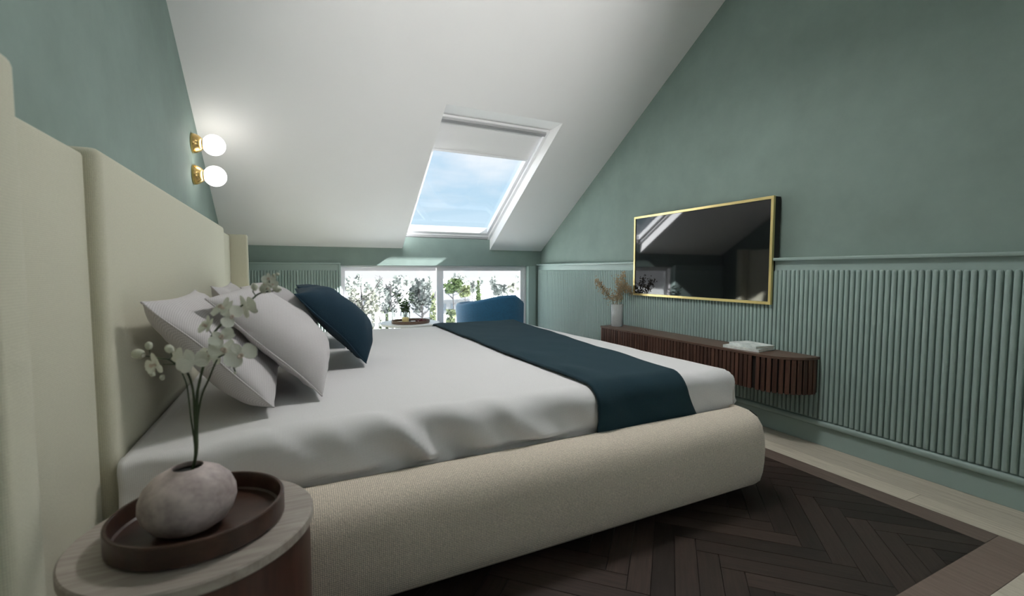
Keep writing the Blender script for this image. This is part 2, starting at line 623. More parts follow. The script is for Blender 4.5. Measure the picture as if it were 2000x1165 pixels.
# ------------------------------------------------------------------ roof windows
def roof_window(idx, x0, x1, y0, y1, blind, zf=zc):
    r = bpy.data.objects.new('window_%d' % idx, None)
    r.location = (x0, y1, zf(y1)); C.objects.link(r); r['kind'] = 'structure'
    w0, w1 = .115, .185
    fr = .05
    def member(nm, xa, xb, ya, yb, wa, wb, m='white_paint'):
        b = BM(); slab(b, xa, xb, ya, yb, zf, wa, wb); return obj(nm, b, m, r)
    member('frame_side', x0, x0 + .028, y0, y1, w0, w1)
    member('frame_side', x1 - .028, x1, y0, y1, w0, w1)
    member('frame_bottom', x0 + .028, x1 - .028, y1 - .02, y1 + .02, w0 + .02, w1)
    member('frame_top', x0 + .028, x1 - .028, y0, y0 + .04, w0, w1)
    member('sash_side', x0 + .031, x0 + .058, y0 + .04, y1 - .02, w0 + .03, w1 + .02)
    member('sash_side', x1 - .058, x1 - .031, y0 + .04, y1 - .02, w0 + .03, w1 + .02)
    member('sash_bottom', x0 + .058, x1 - .058, y1 - .055, y1 - .02, w0 + .03, w1 + .02)
    member('sash_top', x0 + .058, x1 - .058, y0 + .04, y0 + .09, w0 + .03, w1 + .02)
    p = member('pane', x0 + .05, x1 - .05, y0 + .07, y1 - .045, w1 - .004, w1 + .004, 'pane_glass')
    member('seal', x0 + .028, x1 - .028, y1 - .012, y1 + .0, w0 + .002, w0 + .02, 'grey_metal')
    if blind:
        t = thing('roller_blind', 'half lowered white roller blind inside the roof window', 'blind', (x0, y0, zc(y0)))
        b = BM(); slab(b, x0 + .03, x1 - .03, y0 + .006, y0 + .030, zc, w0 - .016, w0 - .001); obj('cassette', b, 'grey_metal', t)
        b = BM(); slab(b, x0 + .036, x1 - .06, y0 + .05, SY0 + .5, zc, w0 + .012, w0 + .018); obj('blind_cloth', b, 'blind_cloth', t)
        b = BM(); slab(b, x0 + .036, x1 - .06, SY0 + .495, SY0 + .51, zc, w0 + .008, w0 + .022); obj('bottom_bar', b, 'white_paint', t)
    return r
roof_window(1, SX0, SX1, SY0 + .205, YB, True)


# ------------------------------------------------------------------ knee wall window (two sliding sashes)
wr = bpy.data.objects.new('window_2', None); wr.location = (WX0, YB, 0); C.objects.link(wr); wr['kind'] = 'structure'
def wpart(nm, x0, x1, z0, z1, y0, y1, m='frame_white', bev=.003):
    b = BM(); box(b, x0, x1, y0, y1, z0, z1, bev); return obj(nm, b, m, wr)
yA = YB + .035
wpart('frame_top', WX0, WX1, WZ1 - .022, WZ1, yA, yA + .09)
wpart('frame_bottom', WX0, WX1, WZ0, WZ0 + .05, yA, yA + .09)
wpart('frame_side', WX0, WX0 + .02, WZ0 + .05, WZ1 - .022, yA, yA + .09)
wpart('frame_side', WX1 - .028, WX1, WZ0 + .05, WZ1 - .022, yA, yA + .09)
def sash(x0, x1, y, wl, wr_):
    z0, z1 = WZ0 + .05, WZ1 - .022
    s = .034
    wpart('sash_top', x0, x1, z1 - s, z1, y, y + .035)
    wpart('sash_bottom', x0, x1, z0, z0 + .05, y, y + .035)
    wpart('sash_stile', x0, x0 + wl, z0 + .05, z1 - s, y, y + .035)
    wpart('sash_stile', x1 - wr_, x1, z0 + .05, z1 - s, y, y + .035)
    wpart('pane', x0 + wl, x1 - wr_, z0 + .05, z1 - s, y + .014, y + .02, 'pane_glass', 0)
sash(WX0 + .02, 1.47, yA + .05, .03, .04)
sash(1.395, WX1 - .028, yA + .008, .075, .04)

# ------------------------------------------------------------------ wainscot: ribs, rails, baseboards
RZ0, RZ1 = .150, .974
PITCH = .0258
def rib_mesh():
    """upright half-round rib with a rounded head, facing -x, 12-gon outline"""
    b = BM()
    wv = .0102; dp = .016
    sec = [(0, -wv), (-dp * .55, -wv), (-dp * .85, -wv * .8), (-dp, -wv * .42), (-dp, wv * .42), (-dp * .85, wv * .8), (-dp * .55, wv), (0, wv)]
    def ring(z, k):
        return [b.verts.new((x * (1 if k == 1 else k ** .5), y * (k if k < 1 else 1), z)) for x, y in sec]
    rs = [ring(0, 1), ring(RZ1 - RZ0 - .009, 1), ring(RZ1 - RZ0 - .003, .8), ring(RZ1 - RZ0, .42)]
    for A, B in zip(rs, rs[1:]):
        for k in range(len(sec) - 1):
            b.faces.new((A[k], A[k + 1], B[k + 1], B[k]))
    b.faces.new(rs[-1]); b.faces.new(rs[0][::-1])
    return b
XW = 2.616
bm = BM(); box(bm, XW, XR, -.06, YB, .14, 1.03)
wsr = struct('trim_1', bm, 'sage_paint'); tag(wsr, 'ribbed sage green wainscot along the television wall')
rib0 = obj('rib', rib_mesh(), 'sage_paint', smooth=True, angle=50)
rib0.parent = wsr; rib0.location = (XW, .754, RZ0)
k = -40
while True:
    y = .754 + k * PITCH
    if y > YB - .02: break
    if k != 0 and y > -.04: inst(rib0, (XW, y, RZ0), wsr)
    k += 1
bm = BM(); box(bm, 2.592, XR, -.06, YB, 1.028, 1.046, .005); struct('trim_2', bm, 'sage_paint', smooth=True)
bm = BM(); box(bm, 2.598, XR, -.06, YB, .108, .142, .012, 3); struct('trim_3', bm, 'sage_paint', smooth=True)
bm = BM(); box(bm, 2.618, XR, -.06, YB, 0, .105, .002); struct('baseboard_right', bm, 'sage_paint')
# short wainscot left of the window
YW = YB - .03
bm = BM(); box(bm, XL, .412, YW, YB, .14, 1.03)
wsb = struct('trim_4', bm, 'sage_paint'); tag(wsb, 'short ribbed wainscot panel on the knee wall left of the window')
x = .385
while x > XL + .02:
    inst(rib0, (x, YW, RZ0), wsb, rot=(0, 0, PI / 2))
    x -= .0245
bm = BM(); box(bm, XL, .418, YW - .018, YB, 1.03, 1.044, .004); struct('trim_5', bm, 'sage_paint', smooth=True)
bm = BM(); box(bm, .400, .419, YW - .014, YB, .0, 1.03, .003); struct('trim_6', bm, 'sage_paint', smooth=True)
bm = BM(); box(bm, XL, .4, YW - .006, YB, 0, .105, .002); struct('baseboard_back', bm, 'sage_paint')
# reveal pilaster right of the window
bm = BM(); box(bm, WX1 + .004, 2.575, YB - .02, YB, 0, 1.022, .003); struct('trim_7', bm, 'sage_paint', smooth=True)

# ------------------------------------------------------------------ headboard
hb = thing('headboard', 'tall cream upholstered headboard with stepped panels and projecting end wings', 'headboard', (XL, 2.537, 0))
def hpanel(nm, x1, y0, y1, z1, bev):
    b = BM(); box(b, XL + .002, x1, y0, y1, .004, z1, bev, 4)
    return obj(nm, b, 'headboard_fabric', hb, smooth=True, angle=60)
hpanel('centre_panel', -.411, 1.432, 3.642, 1.268, .022)
hpanel('side_panel', -.440, .872, 1.430, 1.250, .010)
hpanel('side_panel', -.440, 3.644, 4.202, 1.250, .010)
hpanel('end_wing', -.333, .785, .870, 1.258, .014)
hpanel('end_wing', -.320, 4.204, 4.289, 1.258, .014)

# ------------------------------------------------------------------ bed
BY0, BY1, BX0, BX1 = 1.378, 3.602, -.405, 1.790
bed = thing('bed', 'wide bed with a padded beige upholstered frame', 'bed', ((BX0 + BX1) / 2, (BY0 + BY1) / 2, 0))
prof = [(0, .05), (.08, .049), (.128, .056), (.146, .075), (.157, .115), (.163, .165), (.165, .215), (.161, .265), (.150, .310), (.128, .342), (.095, .360), (.060, .367), (.030, .367), (.008, .360), (0, .345)]
FT = .45                                              # the foot rail is slimmer than the side rails
def rail_pt(px, py, nx, ny, o, z):
    o *= 1 + .02 * noise.noise(Vector((px * 1.7, py * 1.7, z * 3)))
    return (px + nx * o * FT, py + ny * o, z)
BXF = BX1 - .04
path = [(BX0 + (BXF - BX0) * k / 26, BY0, 0, -1) for k in range(26)]
for k in range(7):
    a = PI / 2 * k / 6
    path.append((BXF, BY0, math.sin(a) ** .8, -math.cos(a) ** .8 if k < 6 else 0))
path += [(BXF, BY0 + (BY1 - BY0) * k / 26, 1, 0) for k in range(1, 26)]
for k in range(7):
    a = PI / 2 * k / 6
    path.append((BXF, BY1, math.cos(a) ** .8 if k < 6 else 0, math.sin(a) ** .8))
path += [(BXF - (BXF - BX0) * k / 26, BY1, 0, 1) for k in range(1, 27)]
b = BM()
rings = [[b.verts.new(rail_pt(px, py, nx, ny, o, z)) for o, z in prof] for px, py, nx, ny in path]
for A, B in zip(rings, rings[1:]):
    for k in range(len(prof)):
        j = (k + 1) % len(prof)
        try: b.faces.new((A[k], B[k], B[j], A[j]))
        except ValueError: pass
b.faces.new(rings[0]); b.faces.new(rings[-1][::-1])
bmesh.ops.remove_doubles(b, verts=b.verts[:], dist=1e-5)
obj('upholstered_frame', b, 'frame_fabric', bed, smooth=True, angle=80)
b = BM(); tube(b, [rail_pt(BXF, BY0, .757, -.757, o + .003, z) for o, z in prof[2:11]], .003, 6); obj('corner_piping', b, 'black_plastic', bed, smooth=True)
b = BM(); box(b, BX0 + .005, BX1 - .03, BY0 + .03, BY1 - .03, .2, .495, .04, 4)
obj('mattress', b, 'mattress_white', bed, smooth=True)
b = BM(); box(b, BX0 + .005, BX1 - .01, BY0 + .01, BY1 - .01, .12, .195); obj('slat_base', b, 'black_plastic', bed)
for lx in (BX0 + .15, BX1 - .12):
    for ly in (BY0 + .1, BY1 - .1):
        b = BM(); box(b, lx - .03, lx + .03, ly - .03, ly + .03, 0, .12, .004); obj('leg', b, 'black_plastic', bed)

# ------------------------------------------------------------------ bed linen
def fold(d, r):
    if d <= 0: return d, 0.
    if d < r * PI / 2: return r * math.sin(d / r), -r * (1 - math.cos(d / r))
    return r, -r - (d - r * PI / 2)
def sstep(a, b, x):
    t = max(0, min(1, (x - a) / (b - a)))
    return t * t * (3 - 2 * t)
DZ = .523
DR = .062
DRX = .034
def cloth_point(cx, cy, lift=0., y0=BY0 + .008, y1=BY1 - .008, x1=BX1 - .006, zt=DZ, rr=DR):
    """(cx, cy) on the unfolded cloth -> point; beyond the bed's edge it folds down"""
    rx = min(rr, DRX)
    x_edge, ya, yb = x1 - rx, y0 + rr, y1 - rr
    hx, dzx = fold(cx - x_edge, rx)
    if cy < ya: hy, dzy = fold(ya - cy, rr); y = ya - hy
    elif cy > yb: hy, dzy = fold(cy - yb, rr); y = yb + hy
    else: hy, dzy, y = 0, 0, cy
    x = x_edge + hx
    z = zt + min(dzx, dzy)
    nrm = Vector((0, 0, 1))
    if cy < ya:
        a = min(1, (ya - cy) / (rr * PI / 2)) * PI / 2
        nrm = Vector((0, -math.sin(a), math.cos(a)))
    elif cy > yb:
        a = min(1, (cy - yb) / (rr * PI / 2)) * PI / 2
        nrm = Vector((0, math.sin(a), math.cos(a)))
    if cx > x_edge:
        a = min(1, (cx - x_edge) / (rx * PI / 2)) * PI / 2
        n2 = Vector((math.sin(a), 0, math.cos(a)))
        nrm = (nrm + n2).normalized() if (cy < ya or cy > yb) else n2
    return Vector((x, y, z)), nrm
def wrinkle(cx, cy, y0=BY0):
    d = (y0 + .08) - cy                                 # >0 on the near drop
    side = sstep(-.03, .15, d)
    t = 0.
    # long drag folds running down and to the right
    ph = cx * 1.0 + d * -1.35 + .12 * noise.noise(Vector((cx * 2.2, cy * 2.2, 3.)))
    rdg = 1 - abs(noise.noise(Vector((ph * 4.2, cx * .7 + d * .6, 1.7)))) * 2.4
    t += side * .026 * max(-.35, rdg) * (1 - .75 * sstep(.85, 1.3, cx)) * (.5 + .5 * sstep(-.5, 0, cx))
    rdg2 = noise.noise(Vector((ph * 11., cx * 1.4, 5.)))
    t += side * .007 * rdg2
    env = sstep(-.35, .05, cx) * (1 - sstep(.75, 1.1, cx))
    t += side * env * .009 * math.sin(2 * PI * ph * 3.6 + 2.2 * noise.noise(Vector((cx * 1.6, d * 5, 7.))))
    t += .0045 * noise.noise(Vector((cx * 2.4, cy * 2.1, 0))) + .0016 * noise.noise(Vector((cx * 9, cy * 7, 2)))
    return t
def cloth_sheet(x0, x1, y0, y1, nx, ny, fn):
    b = BM()
    G = [[b.verts.new(fn(x0 + (x1 - x0) * i / nx, y0 + (y1 - y0) * j / ny)) for j in range(ny + 1)] for i in range(nx + 1)]
    for i in range(nx):
        for j in range(ny):
            b.faces.new((G[i][j], G[i + 1][j], G[i + 1][j + 1], G[i][j + 1]))
    return b, G
def duvet_fn(cx, cy):
    p, n = cloth_point(cx, cy)
    wv = wrinkle(cx, cy)
    p = p + n * wv
    d = (BY0 + .083) - cy
    if cx < .25 and d > 0:                               # the corner at the head hangs looser
        k = sstep(.3, -.4, cx) * sstep(0, .2, d)
        p.y += .02 * k
    p.z -= .03 * sstep(-.02, -.42, cx) * (1 - sstep(0, .1, d))
    if p.z < .375: p.y = max(p.y, BY0 + .006) if p.y < 2.5 else min(p.y, BY1 - .006)
    if p.z < .375: p.x = min(p.x, BX1 - .005)
    return p
HANG = DZ - .345
ylo_ = BY0 + .008 + DR - DR * PI / 2 - (HANG - DR)
yhi_ = BY1 - .008 - DR + DR * PI / 2 + (HANG - DR)
b, G = cloth_sheet(BX0 + .004, BX1 - .006 - DRX + DRX * PI / 2 + (HANG - DRX), ylo_, yhi_, 170, 200, duvet_fn)
dv = obj('duvet', b, 'duvet_cotton', smooth=True, origin=((BX0 + BX1) / 2, (BY0 + BY1) / 2, .36), angle=180)
m_ = dv.modifiers.new('thick', 'SOLIDIFY'); m_.thickness = .008; m_.offset = -1
tag(dv, 'pale grey cotton duvet tucked over the mattress', 'duvet')

# navy throw across the foot
def throw_fn(s, cy):
    d = max(0, (BY0 + .08) - cy)
    fy = (cy - BY0) / (BY1 - BY0)
    xl = 1.012 + .018 * noise.noise(Vector((cy * 2.5, 1.3, 0))) + .006 * d / .2
    xr = 1.462 + .27 * max(0, min(1, fy)) + .3 * d * (d / .2) + .014 * noise.noise(Vector((cy * 3.1, 4.3, 0)))
    cx = xl + (xr - xl) * s
    p, n = cloth_point(cx, cy)
    edge = min(s, 1 - s)
    puff = .012 + .010 * sstep(0, .10, s) * (1 - sstep(.12, .35, s)) * (.4 + .6 * noise.noise(Vector((cy * 2.2, 8, 0))) ** 2 * 3)
    puff += .003 * noise.noise(Vector((cx * 7, cy * 5, 3))) + wrinkle(cx, cy) * .8
    if p.z < .40: puff = max(puff, .012)
    p = p + n * puff
    return p
b = BM()
nx, ny = 46, 170
ylo, yhi = ylo_ + .004, yhi_ - .06
G = [[b.verts.new(throw_fn(i / nx, ylo + (yhi - ylo) * j / ny)) for j in range(ny + 1)] for i in range(nx + 1)]
for i in range(nx):
    for j in range(ny):
        b.faces.new((G[i][j], G[i + 1][j], G[i + 1][j + 1], G[i][j + 1]))
th = obj('throw_blanket', b, 'teal_throw', smooth=True, origin=(1.3, BY0, .37), angle=180)
m_ = th.modifiers.new('thick', 'SOLIDIFY'); m_.thickness = .010; m_.offset = .6
tag(th, 'dark teal throw blanket laid across the foot of the bed', 'blanket')

# ------------------------------------------------------------------ pillows
def pillow(name, label, group, m, bottom, top, W, T, TB, seed, pinch=.10, flange=.0, yaw=0., nseg=34):
    """bottom/top: mid points of lower and upper edge (x, y, z); W: width along y; T: half thickness"""
    bo, to = Vector(bottom), Vector(top)
    ctr = (bo + to) / 2
    up = (to - bo); Hh = up.length; up.normalize()
    side = Vector((math.sin(yaw), math.cos(yaw), 0)); 
    nrm = Vector((up.x, 0, up.z)).cross(side).normalized()
    if nrm.x < 0: nrm = -nrm
    b = BM()
    def pt(s, t, sg):
        ss = s * (1 - pinch * (1 - t * t) * abs(s) ** 3 * .6)
        tt = t * (1 - pinch * (1 - s * s) * abs(t) ** 3 * .8)
        f = max(0, (1 - abs(s) ** 3.2)) * max(0, (1 - abs(t) ** 2.8))
        h = (T if sg > 0 else TB) * f ** .48
        # creases running into the corners and slack at the bottom
        q = Vector((s * 2.0, t * 2.0, seed))
        h *= 1 + .10 * noise.noise(q) - .16 * t
        cr = abs(noise.noise(Vector((s * 2.6 + seed, t * 3.4, seed * .7)))) * (abs(s * t) ** .8)
        h -= .035 * cr * f ** .3
        p = ctr + side * (ss * W / 2) + up * (tt * Hh / 2) + nrm * (sg * h)
        p += nrm * (.012 * noise.noise(Vector((s * 1.3, t * 1.3, seed + 9))))
        return p
    V = {}
    n = nseg
    for sg in (1, -1):
        for i in range(n + 1):
            for j in range(n + 1):
                s = math.sin((i / n - .5) * PI); t = math.sin((j / n - .5) * PI)
                if sg == -1 and (i in (0, n) or j in (0, n)):
                    V[sg, i, j] = V[1, i, j]
                else:
                    V[sg, i, j] = b.verts.new(pt(s, t, sg))
        for i in range(n):
            for j in range(n):
                q = [V[sg, i, j], V[sg, i + 1, j], V[sg, i + 1, j + 1], V[sg, i, j + 1]]
                if len(set(q)) < 3: continue
                b.faces.new(q if sg == 1 else q[::-1])
    base = (ctr.x, ctr.y, bo.z)
    root = thing(name, label, 'pillow', base, group)
    obj('padded_cover', b, m, root, smooth=True, angle=180)
    # stitched edge
    ring = [(-1 + 2 * k / 24, -1) for k in range(24)] + [(1, -1 + 2 * k / 24) for k in range(24)] + [(1 - 2 * k / 24, 1) for k in range(24)] + [(-1, 1 - 2 * k / 24) for k in range(24)]
    b = BM()
    pts = [pt(s, t, 1) for s, t in ring]
    tube(b, pts + [pts[0]], .0028, 6, False)
    obj('piping', b, m, root, smooth=True)
    return root
GP = 'grey pillows leaning on the headboard'
pillow('pillow', 'light grey pillow leaning on the headboard, nearest the orchid', GP, 'pillow_cotton', (-.062, 1.90, .552), (-.354, 1.83, .890), .70, .056, .095, 1.3)
pillow('pillow', 'light grey pillow leaning on the headboard beyond the near pair', GP, 'pillow_cotton', (-.070, 2.96, .552), (-.354, 2.94, .893), .74, .056, .095, 4.1)
pillow('pillow', 'pale grey pillow in front of the nearest one, before the navy cushion', GP, 'pillow_cotton', (.084, 2.01, .545), (-.238, 1.97, .884), .70, .140, .030, 7.7)
pillow('pillow', 'pale grey pillow of the front row behind the navy cushions', GP, 'pillow_cotton', (.080, 3.00, .545), (-.238, 3.00, .886), .74, .135, .030, 2.9)
GN = 'navy cushions in front of the grey pillows'
pillow('cushion', 'dark navy knitted cushion standing in front, nearer the camera', GN, 'navy_knit', (.295, 2.40, .545), (.006, 2.31, .874), .50, .150, .02, 5.5, pinch=.14)
pillow('cushion', 'dark navy cushion mostly hidden behind the nearer navy one', GN, 'navy_knit', (.27, 2.98, .545), (.02, 2.94, .880), .50, .13, .03, 8.5, pinch=.14)

# ------------------------------------------------------------------ nightstand, tray, vase, orchid
nsx, nsy, nsr, nsz = -.167, .985, .192, .50
ns = thing('nightstand', 'round drum nightstand with a greyish wood top beside the bed', 'nightstand', (nsx, nsy, 0))
b = BM(); lathe(b, [(0, nsz - .022), (nsr - .003, nsz - .022), (nsr, nsz - .019), (nsr, nsz - .003), (nsr - .003, nsz), (0, nsz)], (nsx, nsy, 0), 72)
obj('table_top', b, 'stand_top_wood', ns, smooth=True, angle=30)
b = BM(); lathe(b, [(0, .02), (nsr - .006, .02), (nsr - .006, nsz - .0225), (0, nsz - .0225)], (nsx, nsy, 0), 72)
obj('drum', b, 'stand_wood', ns, smooth=True, angle=30)
b = BM(); lathe(b, [(0, 0), (nsr - .03, 0), (nsr - .03, .0195), (0, .0195)], (nsx, nsy, 0), 48)
obj('plinth', b, 'black_plastic', ns, smooth=True, angle=30)

tx, ty, trd = -.163, .978, .137
b = BM()
lathe(b, [(0, nsz + .0005), (trd - .006, nsz + .0005), (trd, nsz + .006), (trd, nsz + .040), (trd - .002, nsz + .042), (trd - .006, nsz + .042), (trd - .008, nsz + .039), (trd - .008, nsz + .011), (trd - .012, nsz + .008), (0, nsz + .008)], (tx, ty, 0), 72)
tag(obj('serving_tray', b, 'tray_wood', smooth=True, origin=(tx, ty, nsz), angle=35), 'round dark wooden tray on the nightstand', 'tray')

vx, vy, vz = -.178, .965, nsz + .0085
va = thing('vase', 'squat mottled grey stoneware vase on the nightstand tray', 'vase', (vx, vy, vz))
b = BM()
lathe(b, [(0, .0), (.030, .0), (.044, .004), (.058, .014), (.069, .030), (.074, .047), (.073, .064), (.066, .082), (.052, .097), (.036, .106), (.027, .1085), (.0245, .112), (.0235, .112), (.0235, .108), (.026, .102), (.040, .094), (.055, .075), (.060, .05), (.05, .02), (0, .012)], (vx, vy, vz), 56)
obj('body', b, 'stone_vase', va, smooth=True, angle=70)
b = BM(); lathe(b, [(0, .1005), (.0262, .1005)], (vx, vy, vz), 32); obj('dark_mouth', b, 'vase_inside', va)

D0 = (Vector((vx, vy, .62)) - Vector((0, 0, EYE))).dot(FW)
orc = thing('orchid', 'white orchid sprays with buds rising from the stoneware vase', 'orchid', (vx, vy, vz + .05))
def op(u, v, dd=0.): return at_depth(u, v, D0 + dd)
mouth = Vector((vx, vy, vz + .08))
stems = [
    ([(383, 888, 0), (384, 830, 0), (385, 777, .0), (388, 754, .0), (400, 705, .005), (412, 672, .01), (415, 654, .01), (443, 623, .02), (474, 596, .03), (492, 585, .035), (508, 573, .04), (537, 568, .045)], .0022),
    ([(383, 888, .004), (386, 820, .006), (394, 774, .0), (407, 743, -.01), (423, 705, -.015), (434, 695, -.02), (455, 690, -.02)], .0017),
    ([(382, 888, -.004), (380, 810, -.004), (378, 772, -.005), (372, 743, -.01), (363, 725, -.012), (347, 714, -.015), (329, 703, -.018), (314, 701, -.02), (285, 696, -.02)], .0019),
    ([(381, 886, .004), (372, 810, .01), (365, 754, .012), (354, 723, .015), (356, 700, .015)], .0014),
]
b = None
for pts, rad in stems:
    P = [mouth] + [op(*p) for p in pts]
    sp = smooth_path(P, 5)
    b = BM(); tube(b, sp, [rad * (1.25 - .6 * k / len(sp)) for k in range(len(sp))], 7)
    obj('stem', b, 'orchid_stem', orc, smooth=True)
# short flower stalks
for pts in ([(412, 674, .01), (424, 670, .0), (434, 664, -.006)], [(415, 654, .01), (409, 646, .0), (407, 636, -.006)], [(443, 623, .02), (436, 614, .01), (437, 603, .0)],
            [(430, 636, .018), (442, 630, .008), (449, 622, .002)], [(347, 713, -.015), (334, 712, -.02), (318, 712, -.026)], [(366, 726, -.012), (371, 718, -.016), (370, 708, -.02)],
            [(329, 703, -.018), (335, 697, -.02), (334, 686, -.02)], [(452, 700, -.02), (454, 712, -.02), (460, 728, -.022)], [(454, 712, -.02), (449, 718, -.02)], [(500, 579, .036), (494, 570, .034), (496, 563, .033)],
            [(296, 698, -.02), (293, 690, -.02), (291, 680, -.02)], [(307, 708, -.02), (302, 720, -.02), (299, 729, -.02)], [(312, 718, -.022), (317, 728, -.02)], [(515, 572, .042), (524, 560, .04), (527, 548, .04)]):
    b = BM(); tube(b, [op(*p) for p in pts], .0011, 6); obj('stalk', b, 'orchid_stem', orc, smooth=True)
def petal_mesh(L, Wd, cup):
    b = BM()
    n, m = 6, 6
    G = []
    for i in range(n + 1):
        t = i / n
        wd = Wd * (math.sin(PI * min(1, .12 + .86 * t)) ** .6) * (.35 + .65 * math.sin(PI * t * .62))
        row = []
        for j in range(m + 1):
            s = j / m * 2 - 1
            row.append(b.verts.new((L * t, wd * s, cup * (t * t * .8 + s * s * .35 - .1) + .03 * L * math.sin(7 * s + 5 * t))))
        G.append(row)
    for i in range(n):
        for j in range(m):
            b.faces.new((G[i][j], G[i + 1][j], G[i + 1][j + 1], G[i][j + 1]))
    return b
def local_mesh(bm_, m):
    me = bpy.data.meshes.new('petal')
    bm_.to_mesh(me); bm_.free()
    for p in me.polygons: p.use_smooth = True
    me.materials.append(MATS[m])
    return me
wide = local_mesh(petal_mesh(1.0, .62, .16), 'orchid_petal')
sepal = local_mesh(petal_mesh(1.0, .36, .12), 'orchid_petal')
lipm = BM()
lathe(lipm, [(0, 0), (.10, .02), (.15, .12), (.13, .24), (.19, .34), (.17, .36), (.08, .26), (0, .2)], (0, 0, 0), 10, sx=1., sy=.8)
lip = local_mesh(lipm, 'orchid_lip')
def flower(u, v, dd, rpx, tilt=(0, 0), roll=0., face=1):
    c = op(u, v, dd)
    r = rpx / FPX * D0 * 1.30
    nrm = (-FW * face + RT * tilt[0] + UP * tilt[1]).normalized()
    q = nrm.to_track_quat('Z', 'Y').to_matrix().to_4x4()
    f = bpy.data.objects.new('flower', lip); C.objects.link(f); f.parent = orc
    f.matrix_local = Matrix.Translation(c - Vector(orc.location)) @ q @ Matrix.Rotation(roll, 4, 'Z') @ Matrix.Scale(r, 4)
    for k, (a, me, L, lift) in enumerate(((0, wide, .95, .02), (PI, wide, .95, .02), (PI / 2, sepal, .9, -.02), (PI / 2 + 2.2, sepal, .88, -.03), (PI / 2 - 2.2, sepal, .88, -.03))):
        p = bpy.data.objects.new('petal', me); C.objects.link(p); p.parent = f
        p.matrix_local = Matrix.Translation((0, 0, lift)) @ Matrix.Rotation(a + random.uniform(-.12, .12), 4, 'Z') @ Matrix.Rotation(random.uniform(-.25, .1), 4, 'Y') @ Matrix.Scale(L, 4)
for a in ((304, 713, -.03, 20, (-.3, -.1), .2), (347, 704, -.01, 24, (.4, .5), .5, -1), (376, 708, -.02, 23, (-.5, .3), -.3, -1), (415, 695, .005, 25, (-.4, .3), .3), (440, 688, -.01, 24, (.2, .7), -.2),
          (470, 693, -.02, 24, (.55, -.2), .5), (405, 638, -.008, 19, (-.7, .6), .3), (437, 604, .0, 22, (-.4, .8), .1), (452, 618, .0, 19, (.8, -.2), .9), (482, 601, .028, 23, (.5, .4), -.4, -1),
          (434, 662, -.006, 20, (.3, .8), .8), (526, 546, .04, 12, (.1, .3), .2), (519, 556, .042, 10, (-.4, .1), .9), (533, 556, .04, 9, (.4, 0), .4), (524, 563, .04, 9, (0, -.4), 1.2)):
    flower(*a)
budm = BM(); lathe(budm, [(0, -1), (.4, -.85), (.72, -.4), (.8, .1), (.66, .6), (.3, .92), (0, 1)], (0, 0, 0), 12)
budme = local_mesh(budm, 'orchid_bud'); budme.name = 'bud'
for u, v, dd, r, ang in ((270, 692, -.02, 12, 1.4), (291, 676, -.02, 8, .1), (331, 682, -.02, 9, .6), (298, 731, -.02, 6, .5), (317, 738, -.02, 5.5, .2), (497, 561, .033, 8, .2), (514, 566, .042, 9, .5), (541, 565, .045, 9, 1.2), (542, 536, .04, 4, .8), (535, 538, .04, 4, .1), (459, 729, -.022, 3, .1)):
    o = bpy.data.objects.new('bud', budme); C.objects.link(o); o.parent = orc
    q = UP.to_track_quat('Z', 'Y').to_matrix().to_4x4()
    o.matrix_local = Matrix.Translation(op(u, v, dd) - Vector(orc.location)) @ Matrix.Rotation(ang, 4, -FW) @ q @ Matrix.Scale(r / FPX * D0, 4)

# ------------------------------------------------------------------ wall sconces
for i, z in enumerate((1.760, 1.567)):
    y = 3.442
    t = thing('wall_sconce', ['upper brass wall sconce with a glowing white globe', 'lower brass wall sconce with a glowing white globe'][i], 'wall lamp', (XL, y, z), 'pair of globe sconces above the headboard')
    b = BM()
    lathe(b, [(0, .001), (.060, .001), (.0615, .006), (.058, .022), (.050, .038), (.040, .050), (.034, .054), (.034, .060), (0, .060)], (XL, y, z), 40, Vector((1, 0, 0)))
    obj('brass_cup', b, 'brass', t, smooth=True, angle=50)
    b = BM(); bmesh.ops.create_uvsphere(b, u_segments=32, v_segments=20, radius=.064, matrix=Matrix.Translation((XL + .116, y, z)))
    obj('globe', b, 'globe_opal', t, smooth=True, angle=180)

# ------------------------------------------------------------------ television
ty0, ty1, tz0, tz1, tx0, tx1 = 1.773, 2.998, .764, 1.416, 2.588, 2.650
tv = thing('television', 'wall mounted television with a black glossy screen in a thin gold frame', 'television', (tx1, (ty0 + ty1) / 2, tz0))
fw = .018
b = BM(); box(b, tx0 + .004, tx1, ty0 + .003, ty1 - .003, tz0 + .003, tz1 - .003); obj('casing', b, 'black_plastic', tv)
for a in ((ty0, ty1, tz1 - fw, tz1), (ty0, ty1, tz0, tz0 + fw), (ty0, ty0 + fw, tz0 + fw, tz1 - fw), (ty1 - fw, ty1, tz0 + fw, tz1 - fw)):
    b = BM(); box(b, tx0 - .006, tx0 + .012, a[0], a[1], a[2], a[3], .001, 1); obj('frame_bar', b, 'gold_frame', tv)
b = BM(); box(b, tx0, tx0 + .0035, ty0 + fw, ty1 - fw, tz0 + fw, tz1 - fw); obj('screen', b, 'tv_glass', tv)
b = BM(); box(b, tx1, XR + .0, (ty0 + ty1) / 2 - .2, (ty0 + ty1) / 2 + .2, 1.06, 1.25); obj('wall_mount', b, 'black_plastic', tv)

